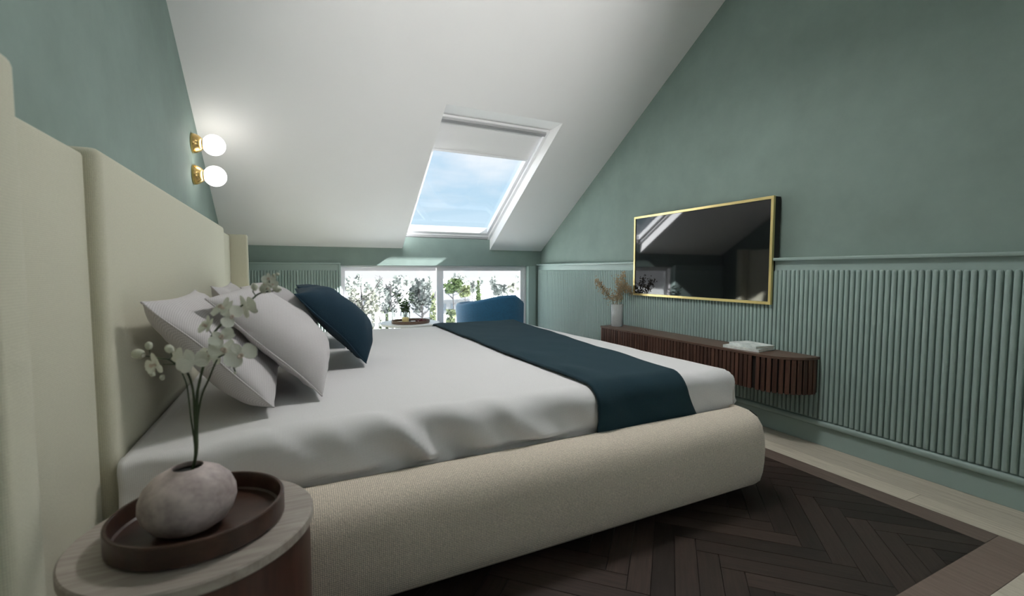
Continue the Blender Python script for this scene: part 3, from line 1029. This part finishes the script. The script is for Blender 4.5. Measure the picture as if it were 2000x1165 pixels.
# ------------------------------------------------------------------ floating console
cx0, cx1, cy0, cy1, cz0, cz1 = 2.365, 2.598, 1.485, 3.165, .290, .497
cs = thing('console', 'floating walnut console with vertical slats and a rounded near end', 'console', (cx1, (cy0 + cy1) / 2, cz0))
rn = .215
out = [(cx1, cy1), (cx0 + .02, cy1)]
for k in range(1, 5): a = PI / 2 + PI / 2 * k / 4; out.append((cx0 + .02 + .02 * math.cos(a), cy1 - .02 + .02 * math.sin(a)))
for k in range(0, 17): a = PI + PI / 2 * k / 16; out.append((cx0 + rn + rn * math.cos(a), cy0 + rn + rn * math.sin(a)))
out.append((cx1, cy0))
def inset(pts, d):
    c = []
    for x, y in pts:
        c.append((max(cx0 + d, min(x, cx1)) if x < cx1 - .0001 else x, y))
    o = [(cx1, cy1 - d), (cx0 + .02, cy1 - d)]
    for k in range(1, 5): a = PI / 2 + PI / 2 * k / 4; o.append((cx0 + .02 + (.02 - d) * math.cos(a), cy1 - .02 + (.02 - d) * math.sin(a)))
    for k in range(0, 17): a = PI + PI / 2 * k / 16; o.append((cx0 + rn + (rn - d) * math.cos(a), cy0 + rn + (rn - d) * math.sin(a)))
    o.append((cx1, cy0 + d))
    return o
b = BM(); prism(b, out, 2, cz1 - .014, cz1); obj('top_board', b, 'walnut_top', cs)
b = BM(); prism(b, inset(out, .012), 2, cz0 + .004, cz1 - .0145); obj('carcass', b, 'black_plastic', cs)
b = BM(); box(b, -.011, 0, -.0112, .0112, 0, cz1 - .015 - cz0, .0015, 1)
sl0 = obj('slat', b, 'walnut'); sl0.parent = cs
sl0.location = Vector((cx0 + .0115, cy1 - .03, cz0)) - Vector(cs.location)
y = cy1 - .03 - .0285
while y > cy0 + rn + .012:
    inst(sl0, Vector((cx0 + .0115, y, cz0)) - Vector(cs.location), cs); y -= .0285
na = 11
for k in range(na):
    a = (k + .35) / na * PI / 2
    px, py = cx0 + rn - (rn - .0115) * math.cos(a), cy0 + rn - (rn - .0115) * math.sin(a)
    inst(sl0, Vector((px, py, cz0)) - Vector(cs.location), cs, rot=(0, 0, a))

# books on the console
def book(name, label, c, sx, sy, h, rot, m='book_cover'):
    t = thing(name, label, 'book', c, 'books on the console')
    t.rotation_euler = (0, 0, rot)
    for nm, a, mm in (('cover', (-sx / 2, sx / 2, -sy / 2, sy / 2, h - .003, h), m), ('cover', (-sx / 2, sx / 2, -sy / 2, sy / 2, 0, .003), m),
                      ('pages', (-sx / 2 + .003, sx / 2 - .004, -sy / 2 + .004, sy / 2 - .004, .003, h - .003), 'book_pages'), ('spine', (-sx / 2, -sx / 2 + .003, -sy / 2, sy / 2, .003, h - .003), m)):
        bb = BM(); box(bb, *a); o = obj(nm, bb, mm); o.parent = t
    return t
book('book', 'lower of the two pale books on the console', (2.482, 1.835, cz1 + .0005), .17, .225, .016, .10)
book('book', 'upper smaller pale book lying on the other one', (2.492, 1.822, cz1 + .017), .145, .20, .015, -.12)

# glass vase with dried sprays on the console
gx, gy = 2.478, 3.075
gv = thing('glass_vase', 'clear textured glass vase at the far end of the console', 'vase', (gx, gy, cz1))
b = BM()
lathe(b, [(0, .0005), (.046, .0005), (.049, .004), (.048, .10), (.050, .186), (.0495, .188), (.046, .187), (.044, .10), (.044, .016), (0, .014)], (gx, gy, cz1), 40)
obj('glass_body', b, 'textured_glass', gv, smooth=True, angle=50)
DG = (Vector((gx, gy, .7)) - Vector((0, 0, EYE))).dot(FW)
dr = thing('dried_branches', 'brown dried seed branches standing in the textured glass vase', 'dried flowers', (gx, gy, cz1 + .02))
def gp(u, v, dd=0.): return at_depth(u, v, DG + dd)
seedme = None
for pts, cl0, sz in (([(1204, 634, 0), (1200, 598, .0), (1192, 582, -.02), (1178, 566, -.05), (1166, 549, -.07)], 3, 9), ([(1203, 634, 0), (1204, 596, 0), (1208, 575, .02), (1214, 553, .03), (1219, 534, .04)], 2.2, 8),
                  ([(1202, 634, .0), (1206, 596, .0), (1212, 574, .0), (1228, 562, .02), (1246, 563, .03), (1264, 572, .03)], 3, 6), ([(1202, 634, .0), (1204, 596, -.01), (1206, 580, -.03), (1212, 562, -.05), (1204, 545, -.06)], 2.6, 6)):
    P = smooth_path([gp(*p) for p in pts], 6)
    for p in P: p.x = min(p.x, 2.560)
    b = BM(); tube(b, P, .0016, 6); obj('twig', b, 'dried_stem', dr, smooth=True)
    b = BM()
    n = len(P)
    for k in range(int(n * cl0 / 6.5), n):
        for q in range(int(sz * 2.2)):
            rr_ = .042 * (1.15 - .5 * (k / n))
            c = P[k] + Vector((random.gauss(0, 1), random.gauss(0, 1), random.gauss(0, 1))) * rr_ * .55
            if c.x > 2.568: c.x = 2.568
            bmesh.ops.create_icosphere(b, subdivisions=1, radius=random.uniform(.003, .0062), matrix=Matrix.Translation(c))
            if q % 3 == 0: tube(b, [P[k], c], .0006, 3, False)
    o = obj('seed_head', b, 'dried_seed', dr, smooth=True); o['kind'] = 'stuff'

# ------------------------------------------------------------------ window table with tray, chair
tcx, tcy, ttz = .96, 4.14, .495
tb = thing('side_table', 'low round white table by the window behind the bed', 'table', (tcx, tcy, 0))
b = BM(); lathe(b, [(0, ttz - .02), (.262, ttz - .02), (.268, ttz - .012), (.268, ttz - .003), (.264, ttz), (0, ttz)], (tcx, tcy, 0), 56); obj('table_top', b, 'table_white', tb, smooth=True, angle=30)
b = BM(); lathe(b, [(0, .02), (.035, .02), (.03, .1), (.03, ttz - .0205), (0, ttz - .0205)], (tcx, tcy, 0), 24); obj('pedestal', b, 'table_white', tb, smooth=True, angle=30)
b = BM(); lathe(b, [(0, 0), (.2, 0), (.2, .012), (.05, .0195), (0, .0195)], (tcx, tcy, 0), 40); obj('base', b, 'table_white', tb, smooth=True, angle=30)
sx_, sy_ = .955, 4.085
b = BM()
lathe(b, [(0, .0005), (.165, .0005), (.170, .006), (.172, .026), (.170, .028), (.166, .026), (.163, .008), (0, .007)], (sx_, sy_, ttz), 48, sy=.85)
tag(obj('breakfast_tray', b, 'tray_dark', smooth=True, origin=(sx_, sy_, ttz), angle=40), 'round brown tray on the white table by the window', 'tray')
tz = ttz + .0075
b = BM(); box(b, .84, 1.03, 4.02, 4.15, tz, tz + .006, .002); tag(obj('napkin', b, 'napkin', origin=(.935, 4.085, tz)), 'folded white napkin lying on the tray by the window', 'napkin')
c = at_y(792, 630, 4.02)
b = BM(); lathe(b, [(0, 0), (.024, 0), (.029, .006), (.030, .040), (.027, .046), (.012, .044), (0, .042)], (c.x, 4.02, tz + .0065), 24)
tag(obj('candle', b, 'candle_wax', smooth=True, origin=(c.x, 4.02, tz + .0065), angle=50), 'short yellow candle standing on the window tray', 'candle')
c = at_y(792, 620, 4.16)
jx, jy = c.x, 4.168
jr = thing('jar', 'small glass jar holding the green sprigs on the window tray', 'jar', (jx, jy, tz))
b = BM(); lathe(b, [(0, .0005), (.026, .0005), (.030, .01), (.030, .085), (.024, .098), (.026, .11), (.023, .11), (.021, .098), (.027, .083), (.027, .012), (0, .01)], (jx, jy, tz), 28); obj('glass', b, 'jar_glass', jr, smooth=True, angle=50)
b = BM(); lathe(b, [(.0305, .012), (.0315, .012), (.0315, .03), (.0305, .03)], (jx, jy, tz), 28); obj('dark_band', b, 'black_metal', jr, smooth=True)
sg = thing('green_sprigs', 'leafy green sprigs in the small jar before the window', 'plant', (jx, jy, tz + .02))
leafme = BM()
vv = [leafme.verts.new(p) for p in ((0, 0, 0), (.3, .28, .05), (.7, .24, .02), (1, 0, -.08), (.7, -.24, .02), (.3, -.28, .05), (.5, 0, -.03))]
for i_ in range(6): leafme.faces.new((vv[i_], vv[(i_ + 1) % 6], vv[6]))
leafme = local_mesh(leafme, 'plant_leaf'); leafme.name = 'leaf'
for k in range(12):
    a = k * 2.4
    tip = Vector((math.cos(a) * random.uniform(.03, .105), math.sin(a) * random.uniform(.02, .08), random.uniform(.17, .265)))
    P = smooth_path([Vector((jx, jy, tz + .02)), Vector((jx + tip.x * .3, jy + tip.y * .3, tz + .11)), Vector((jx + tip.x, jy + tip.y, tz + tip.z))], 5)
    b = BM(); tube(b, P, .0012, 5); obj('sprig', b, 'plant_leaf', sg)
    for q in range(4, len(P)):
        for s in range(2):
            l = bpy.data.objects.new('leaf', leafme); C.objects.link(l); l.parent = sg
            l.location = P[q] - Vector(sg.location)
            l.rotation_euler = (random.uniform(-.6, .6), random.uniform(-.9, .3), random.uniform(0, 6.28))
            k_ = random.uniform(.028, .048); l.scale = (k_, k_, k_)
c = at_y(800, 618, 4.10)
b = BM(); lathe(b, [(0, 0), (.014, 0), (.014, .003), (.003, .006), (.0025, .07), (.005, .076), (.005, .085), (0, .087)], (c.x, 4.10, tz + .0065), 14)
tag(obj('candlestick', b, 'black_metal', smooth=True, origin=(c.x, 4.10, tz + .0065)), 'thin dark candle holder beside the jar on the window tray', 'candle holder')
gr = thing('grapes', 'bunch of dark red grapes at the right of the window tray', 'fruit', (1.045, 4.07, tz))
for k in range(34):
    a = random.uniform(0, 6.28); r = math.sqrt(random.random())
    b = BM(); bmesh.ops.create_icosphere(b, subdivisions=2, radius=.0085, matrix=Matrix.Translation((1.045 + .048 * r * math.cos(a), 4.07 + .035 * r * math.sin(a), tz + .0088 + .03 * (1 - r) * (k % 3) / 2)))
    obj('grape', b, 'berry', gr, smooth=True)

# tub armchair by the window
ax, ay = 1.85, 4.28
ch = thing('armchair', 'blue velvet tub armchair by the window', 'armchair', (ax, ay, 0))
face = math.radians(2)                               # the way it faces, from +x
def shell_pt(a, r, h): return (ax + r * math.cos(a), ay + r * math.sin(a), h)
b = BM()
n = 48; a0, a1 = face + math.radians(62), face + math.radians(298)
cols = []
for i in range(n + 1):
    t = i / n
    a = a0 + (a1 - a0) * t
    e = abs(t - .5) * 2
    adeg = math.degrees(a) % 360
    top = .735 - .095 * sstep(275, 175, adeg) - .06 * sstep(.86, 1.0, e)
    ro, ri = .375, .325
    pr_ = []
    for r, h in ((ro - .05, .20), (ro - .01, .30), (ro, .45), (ro + .004, top - .03), (ro - .006, top - .008), (ro - .024, top), (ri + .008, top - .008), (ri, top - .03), (ri, .32), (ri, .20)):
        pr_.append(b.verts.new(shell_pt(a, r, h)))
    cols.append(pr_)
for A, B in zip(cols, cols[1:]):
    for k in range(len(A)):
        j = (k + 1) % len(A); b.faces.new((A[k], B[k], B[j], A[j]))
b.faces.new(cols[0]); b.faces.new(cols[-1][::-1])
obj('shell', b, 'chair_velvet', ch, smooth=True, angle=50)
b = BM(); lathe(b, [(0, .20), (.29, .20), (.318, .23), (.318, .40), (.30, .435), (.2, .45), (0, .452)], (ax, ay, 0), 40); obj('seat', b, 'chair_velvet', ch, smooth=True, angle=50)
for k in range(4):
    a = face + PI / 4 + k * PI / 2
    b = BM(); tube(b, [(ax + .20 * math.cos(a), ay + .20 * math.sin(a), .199), (ax + .25 * math.cos(a), ay + .25 * math.sin(a), 0.0)], [.018, .011], 10); obj('leg', b, 'black_metal', ch)

# ------------------------------------------------------------------ dome pendant added above the view to brighten bed and room
lx, ly, lz, lr = 1.15, 1.80, 2.62, .26
pl = thing('added_pendant', 'added dark dome light above the bed, out of view', 'pendant lamp', (lx, ly, zc(ly)))
b = BM(); lathe(b, [(0, .035), (lr - .05, .035), (lr - .05, .042), (0, .042)], (lx, ly, lz), 40)
obj('diffuser', b, 'added_lamp_glow', pl, smooth=True, angle=30)
b = BM(); lathe(b, [(lr + .006, -.085), (lr + .006, .02), (lr * .8, .09), (lr * .4, .13), (.02, .14), (.02, .165), (0, .165), (0, .135), (lr * .4, .124), (lr * .78, .084), (lr - .002, .014), (lr - .002, -.085), (lr + .006, -.085)], (lx, ly, lz), 40)
obj('dome', b, 'black_plastic', pl, smooth=True, angle=60)
b = BM(); tube(b, [(lx, ly, lz + .16), (lx, ly, zc(ly) - .02)], .003, 8); obj('cord', b, 'black_plastic', pl)
b = BM(); lathe(b, [(0, -.03), (.045, -.03), (.05, -.02), (.05, .03), (0, .03)], (lx, ly, zc(ly)), 24); obj('ceiling_rose', b, 'white_paint', pl, smooth=True, angle=40)

# unseen uplight added behind the camera to brighten the sloping ceiling
qx, qy, qz = 1.1, -.9, 1.70
fl = thing('added_uplight', 'added black uplight brightening the ceiling, out of view', 'floor lamp', (qx, qy, 0))
aim = (Vector((1.0, 2.75, 2.50)) - Vector((qx, qy, qz))).normalized()
b = BM(); lathe(b, [(0, 0), (.15, 0), (.15, .012), (.02, .02), (.011, .03), (.011, qz - .06), (0, qz - .06)], (qx, qy, 0), 28); obj('stand', b, 'black_metal', fl, smooth=True, angle=40)
b = BM(); lathe(b, [(0, -.08), (.04, -.08), (.075, -.03), (.085, .08), (.081, .08), (.07, -.02), (.035, -.07), (0, -.07)], (qx, qy, qz), 32, aim); obj('head', b, 'black_metal', fl, smooth=True, angle=60)
sl_ = bpy.data.lights.new('added_spot', 'SPOT'); sl_.energy = 230; sl_.spot_size = math.radians(50); sl_.spot_blend = 1.; sl_.shadow_soft_size = .06; sl_.color = (1, .985, .96)
so_ = bpy.data.objects.new('added_spot', sl_); so_.location = aim * .09 + Vector((0, 0, qz)); so_.rotation_euler = aim.to_track_quat('-Z', 'Y').to_euler(); so_.parent = fl; C.objects.link(so_)

# ------------------------------------------------------------------ outside: terrain, trees, houses
def gz(y):
    return -3.0 - .052 * (y - 5) + (0 if y < 110 else (y - 110) * .072)
b = BM()
ysn = [-30, -15, -6, 0, 5, 8, 12, 20, 30, 45, 60, 80, 100, 110, 130, 170, 220, 300]
xsn = [-160 + 16 * k for k in range(28)]
G = [[b.verts.new((x * (.15 + .85 * min(1, max(y, 20) / 100)) + .1 * y, y, gz(max(y, 5)) + (.3 * noise.noise(Vector((x * .05, y * .05, 0))) if y > 20 else 0))) for x in xsn] for y in ysn]
for i in range(len(ysn) - 1):
    for j in range(len(xsn) - 1):
        b.faces.new((G[i][j], G[i][j + 1], G[i + 1][j + 1], G[i + 1][j]))
gro = struct('ground', b, 'snow_ground', smooth=True); tag(gro, 'bright pale ground sloping away outside the window')
def leaf_cloud(bm_, pts, size):
    for p in pts:
        d = Vector((random.gauss(0, 1), random.gauss(0, 1), random.gauss(0, 1))).normalized()
        e_ = d.orthogonal().normalized(); f_ = d.cross(e_)
        s = size * random.uniform(.6, 1.3)
        bm_.faces.new([bm_.verts.new(p + e_ * s), bm_.verts.new(p + f_ * s * .7), bm_.verts.new(p - e_ * s), bm_.verts.new(p - f_ * s * .7)])
def tree(u, vtop, y, wpx, m, label, n=900, shape='round', leaf=.09, bare=False, hfrac=.62):
    top = at_y(u, vtop, y)
    g0 = gz(y)
    Ht = top.z - g0
    dep = (top - Vector((0, 0, EYE))).dot(FW)
    R = wpx / 2 / FPX * dep
    t = thing('conifer' if shape == 'cone' else ('shrub' if shape == 'shrub' else 'tree'), label, 'shrub' if shape == 'shrub' else 'tree', (top.x, y, g0), 'trees and shrubs outside the window')
    b = BM()
    base = Vector((top.x, y, g0))
    tube(b, [base, base + Vector((.02 * Ht, 0, Ht * .4)), base + Vector((0, .02 * Ht, Ht * .92))], [Ht * .022, Ht * .016, Ht * .004], 7)
    for k in range(16 if bare else 9):
        a = k * 2.4; h0 = random.uniform(.35, .85) * Ht
        e_ = base + Vector((math.cos(a) * R * .85, math.sin(a) * R * .85, h0 + random.uniform(.08, .22) * Ht))
        if e_.z > top.z: e_.z = top.z - .02 * Ht
        mid = (base + Vector((0, 0, h0)) + e_) / 2 + Vector((0, 0, -.02 * Ht))
        tube(b, [base + Vector((0, 0, h0)), mid, e_], [Ht * .009, Ht * .006, Ht * .002], 5)
        if bare:
            for q in range(4):
                e2 = mid.lerp(e_, random.random()) ; tube(b, [e2, e2 + Vector((random.gauss(0, .3), random.gauss(0, .3), random.uniform(.1, .5))) * R * .5], [Ht * .003, Ht * .001], 4)
    obj('trunk', b, 'bark', t)
    pts = []
    ctr = base + Vector((0, 0, Ht * (1 - hfrac / 2)))
    clumps = []
    for k in range(14):
        d = Vector((random.gauss(0, 1), random.gauss(0, 1), random.gauss(0, 1))).normalized() * random.uniform(.35, .8)
        clumps.append((d, random.uniform(.25, .42)))
    while len(pts) < n:
        if shape == 'cone':
            h = random.random() ** .6
            rr_ = R * (.08 + h) * (.75 + .25 * math.sin(h * 40)) * math.sqrt(random.random())
            a = random.uniform(0, 6.28)
            pts.append(Vector((top.x + rr_ * math.cos(a), y + rr_ * math.sin(a), top.z - h * Ht * .85)))
        else:
            d, cr_ = random.choice(clumps)
            q = d + Vector((random.gauss(0, 1), random.gauss(0, 1), random.gauss(0, 1))).normalized() * cr_ * random.random() ** .4
            pz = ctr.z + q.z * Ht * hfrac / 2 * 1.05
            if pz > top.z: continue
            pts.append(Vector((ctr.x + q.x * R, y + q.y * R, pz)))
    b = BM(); leaf_cloud(b, pts, leaf); o = obj('foliage', b, m, t); o['kind'] = 'stuff'
    return t
tree(705, 534, 13, 95, 'leaf_pale', 'large cream leaved tree at the left of the window', 2600, leaf=.06, hfrac=.8)
tree(762, 536, 26, 70, 'leaf_grey', 'greyish thin tree with bare branches behind the left pane', 700, leaf=.10, bare=True)
tree(722, 562, 17, 52, 'leaf_grey', 'small grey green tree beneath the cream leaved tree', 900, leaf=.08)
tree(752, 584, 11, 34, 'leaf_green', 'green bush just left of the window jar', 500, 'shrub', leaf=.05, hfrac=.5)
tree(822, 545, 30, 56, 'leaf_grey', 'grey green tree left of the window mullion', 1300, leaf=.14, hfrac=.5)
tree(846, 552, 20, 22, 'leaf_yellow', 'slim yellow green tree right beside the window mullion', 420, leaf=.08, hfrac=.9)
tree(884, 543, 48, 52, 'leaf_green', 'round green tree above the white roofed house', 1100, leaf=.2, hfrac=.35)
tree(908, 556, 60, 30, 'leaf_yellow', 'pale yellow green tree beside the conifer', 350, leaf=.25, hfrac=.4)
tree(934, 547, 45, 30, 'leaf_green', 'pointed green conifer in the right pane', 1100, 'cone', leaf=.12)
tree(972, 545, 70, 42, 'leaf_grey', 'bare grey tree rising behind the blue armchair', 400, leaf=.25, bare=True)
tree(884, 604, 12, 44, 'leaf_yellow', 'pale shrub low behind the blue armchair', 900, 'shrub', leaf=.055, hfrac=.4)
tree(1000, 552, 95, 36, 'leaf_pale', 'faint pale tree at the right edge of the window', 200, leaf=.4, hfrac=.5)
ORD = ['first', 'second', 'third', 'fourth', 'fifth', 'sixth', 'seventh', 'eighth', 'ninth']
for k in [q for q in range(18) if q not in (9, 16)]:
    where = (ORD[k] + ' from the left in the left pane') if k < 9 else (ORD[k - 10] + ' from the left in the right pane')
    uu = 680 + k * 20 + random.uniform(-4, 4)
    tree(uu, random.uniform(532, 552), 96 + (k * 3 % 4) * 13, random.uniform(20, 32), 'leaf_hill', 'pale distant hillside tree, ' + where, 260, leaf=.38, hfrac=.55)
def house(u, vridge, y, wpx, label, wallh, roofh):
    c = at_y(u, vridge, y)
    dep = (c - Vector((0, 0, EYE))).dot(FW)
    hw = wpx / 2 / FPX * dep
    g0 = c.z - roofh - wallh
    t = thing('house', label, 'house', (c.x, y, g0), 'houses outside the window')
    dp = hw * .8
    b = BM(); box(b, c.x - hw * .9, c.x + hw * .9, y - dp * .9, y + dp * .9, min(g0, gz(y)), c.z - roofh); obj('wall', b, 'house_wall', t)
    b = BM(); prism(b, [(y - dp, c.z - roofh), (y + dp, c.z - roofh), (y, c.z)], 0, c.x - hw, c.x + hw); obj('roof', b, 'house_roof', t)
    for k in range(4):
        xx = c.x - hw * .65 + k * hw * .43
        b = BM(); box(b, xx - hw * .09, xx + hw * .09, y - dp * .9 - .05, y - dp * .9 - .005, c.z - roofh - wallh * .62, c.z - roofh - wallh * .2); w_ = obj('window', b, 'house_wall', t)
        b = BM(); box(b, xx - hw * .07, xx + hw * .07, y - dp * .9 - .07, y - dp * .9 - .052, c.z - roofh - wallh * .59, c.z - roofh - wallh * .23); obj('pane', b, 'house_glass', w_)
    return t
house(882, 566, 80, 66, 'white house with a pale roof seen in the right pane', 3.2, 1.7)
house(815, 588, 34, 60, 'pale white house seen right of the window jar', 2.6, 1.2)
house(690, 578, 40, 60, 'white house half hidden behind the cream leaved tree', 2.4, 1.4)
# garden fence
fy = 9.0
fe = thing('fence', 'white picket fence at the bottom of the left pane', 'fence', (at_y(740, 625, fy).x, fy, gz(fy)))
xa, xb = at_y(690, 620, fy).x, at_y(800, 620, fy).x
ftop = at_y(745, 613, fy).z
b = BM(); box(b, xa, xb, fy + .02, fy + .05, ftop - .25, ftop - .18); obj('rail', b, 'fence_white', fe)
b = BM(); box(b, xa, xb, fy + .02, fy + .05, ftop - 1.0, ftop - .93); obj('rail', b, 'fence_white', fe)
k = 0
x = xa
while x < xb:
    b = BM(); box(b, x, x + .075, fy, fy + .019, gz(fy), ftop + (.02 if k % 2 else 0)); obj('picket', b, 'fence_white', fe)
    x += .13; k += 1
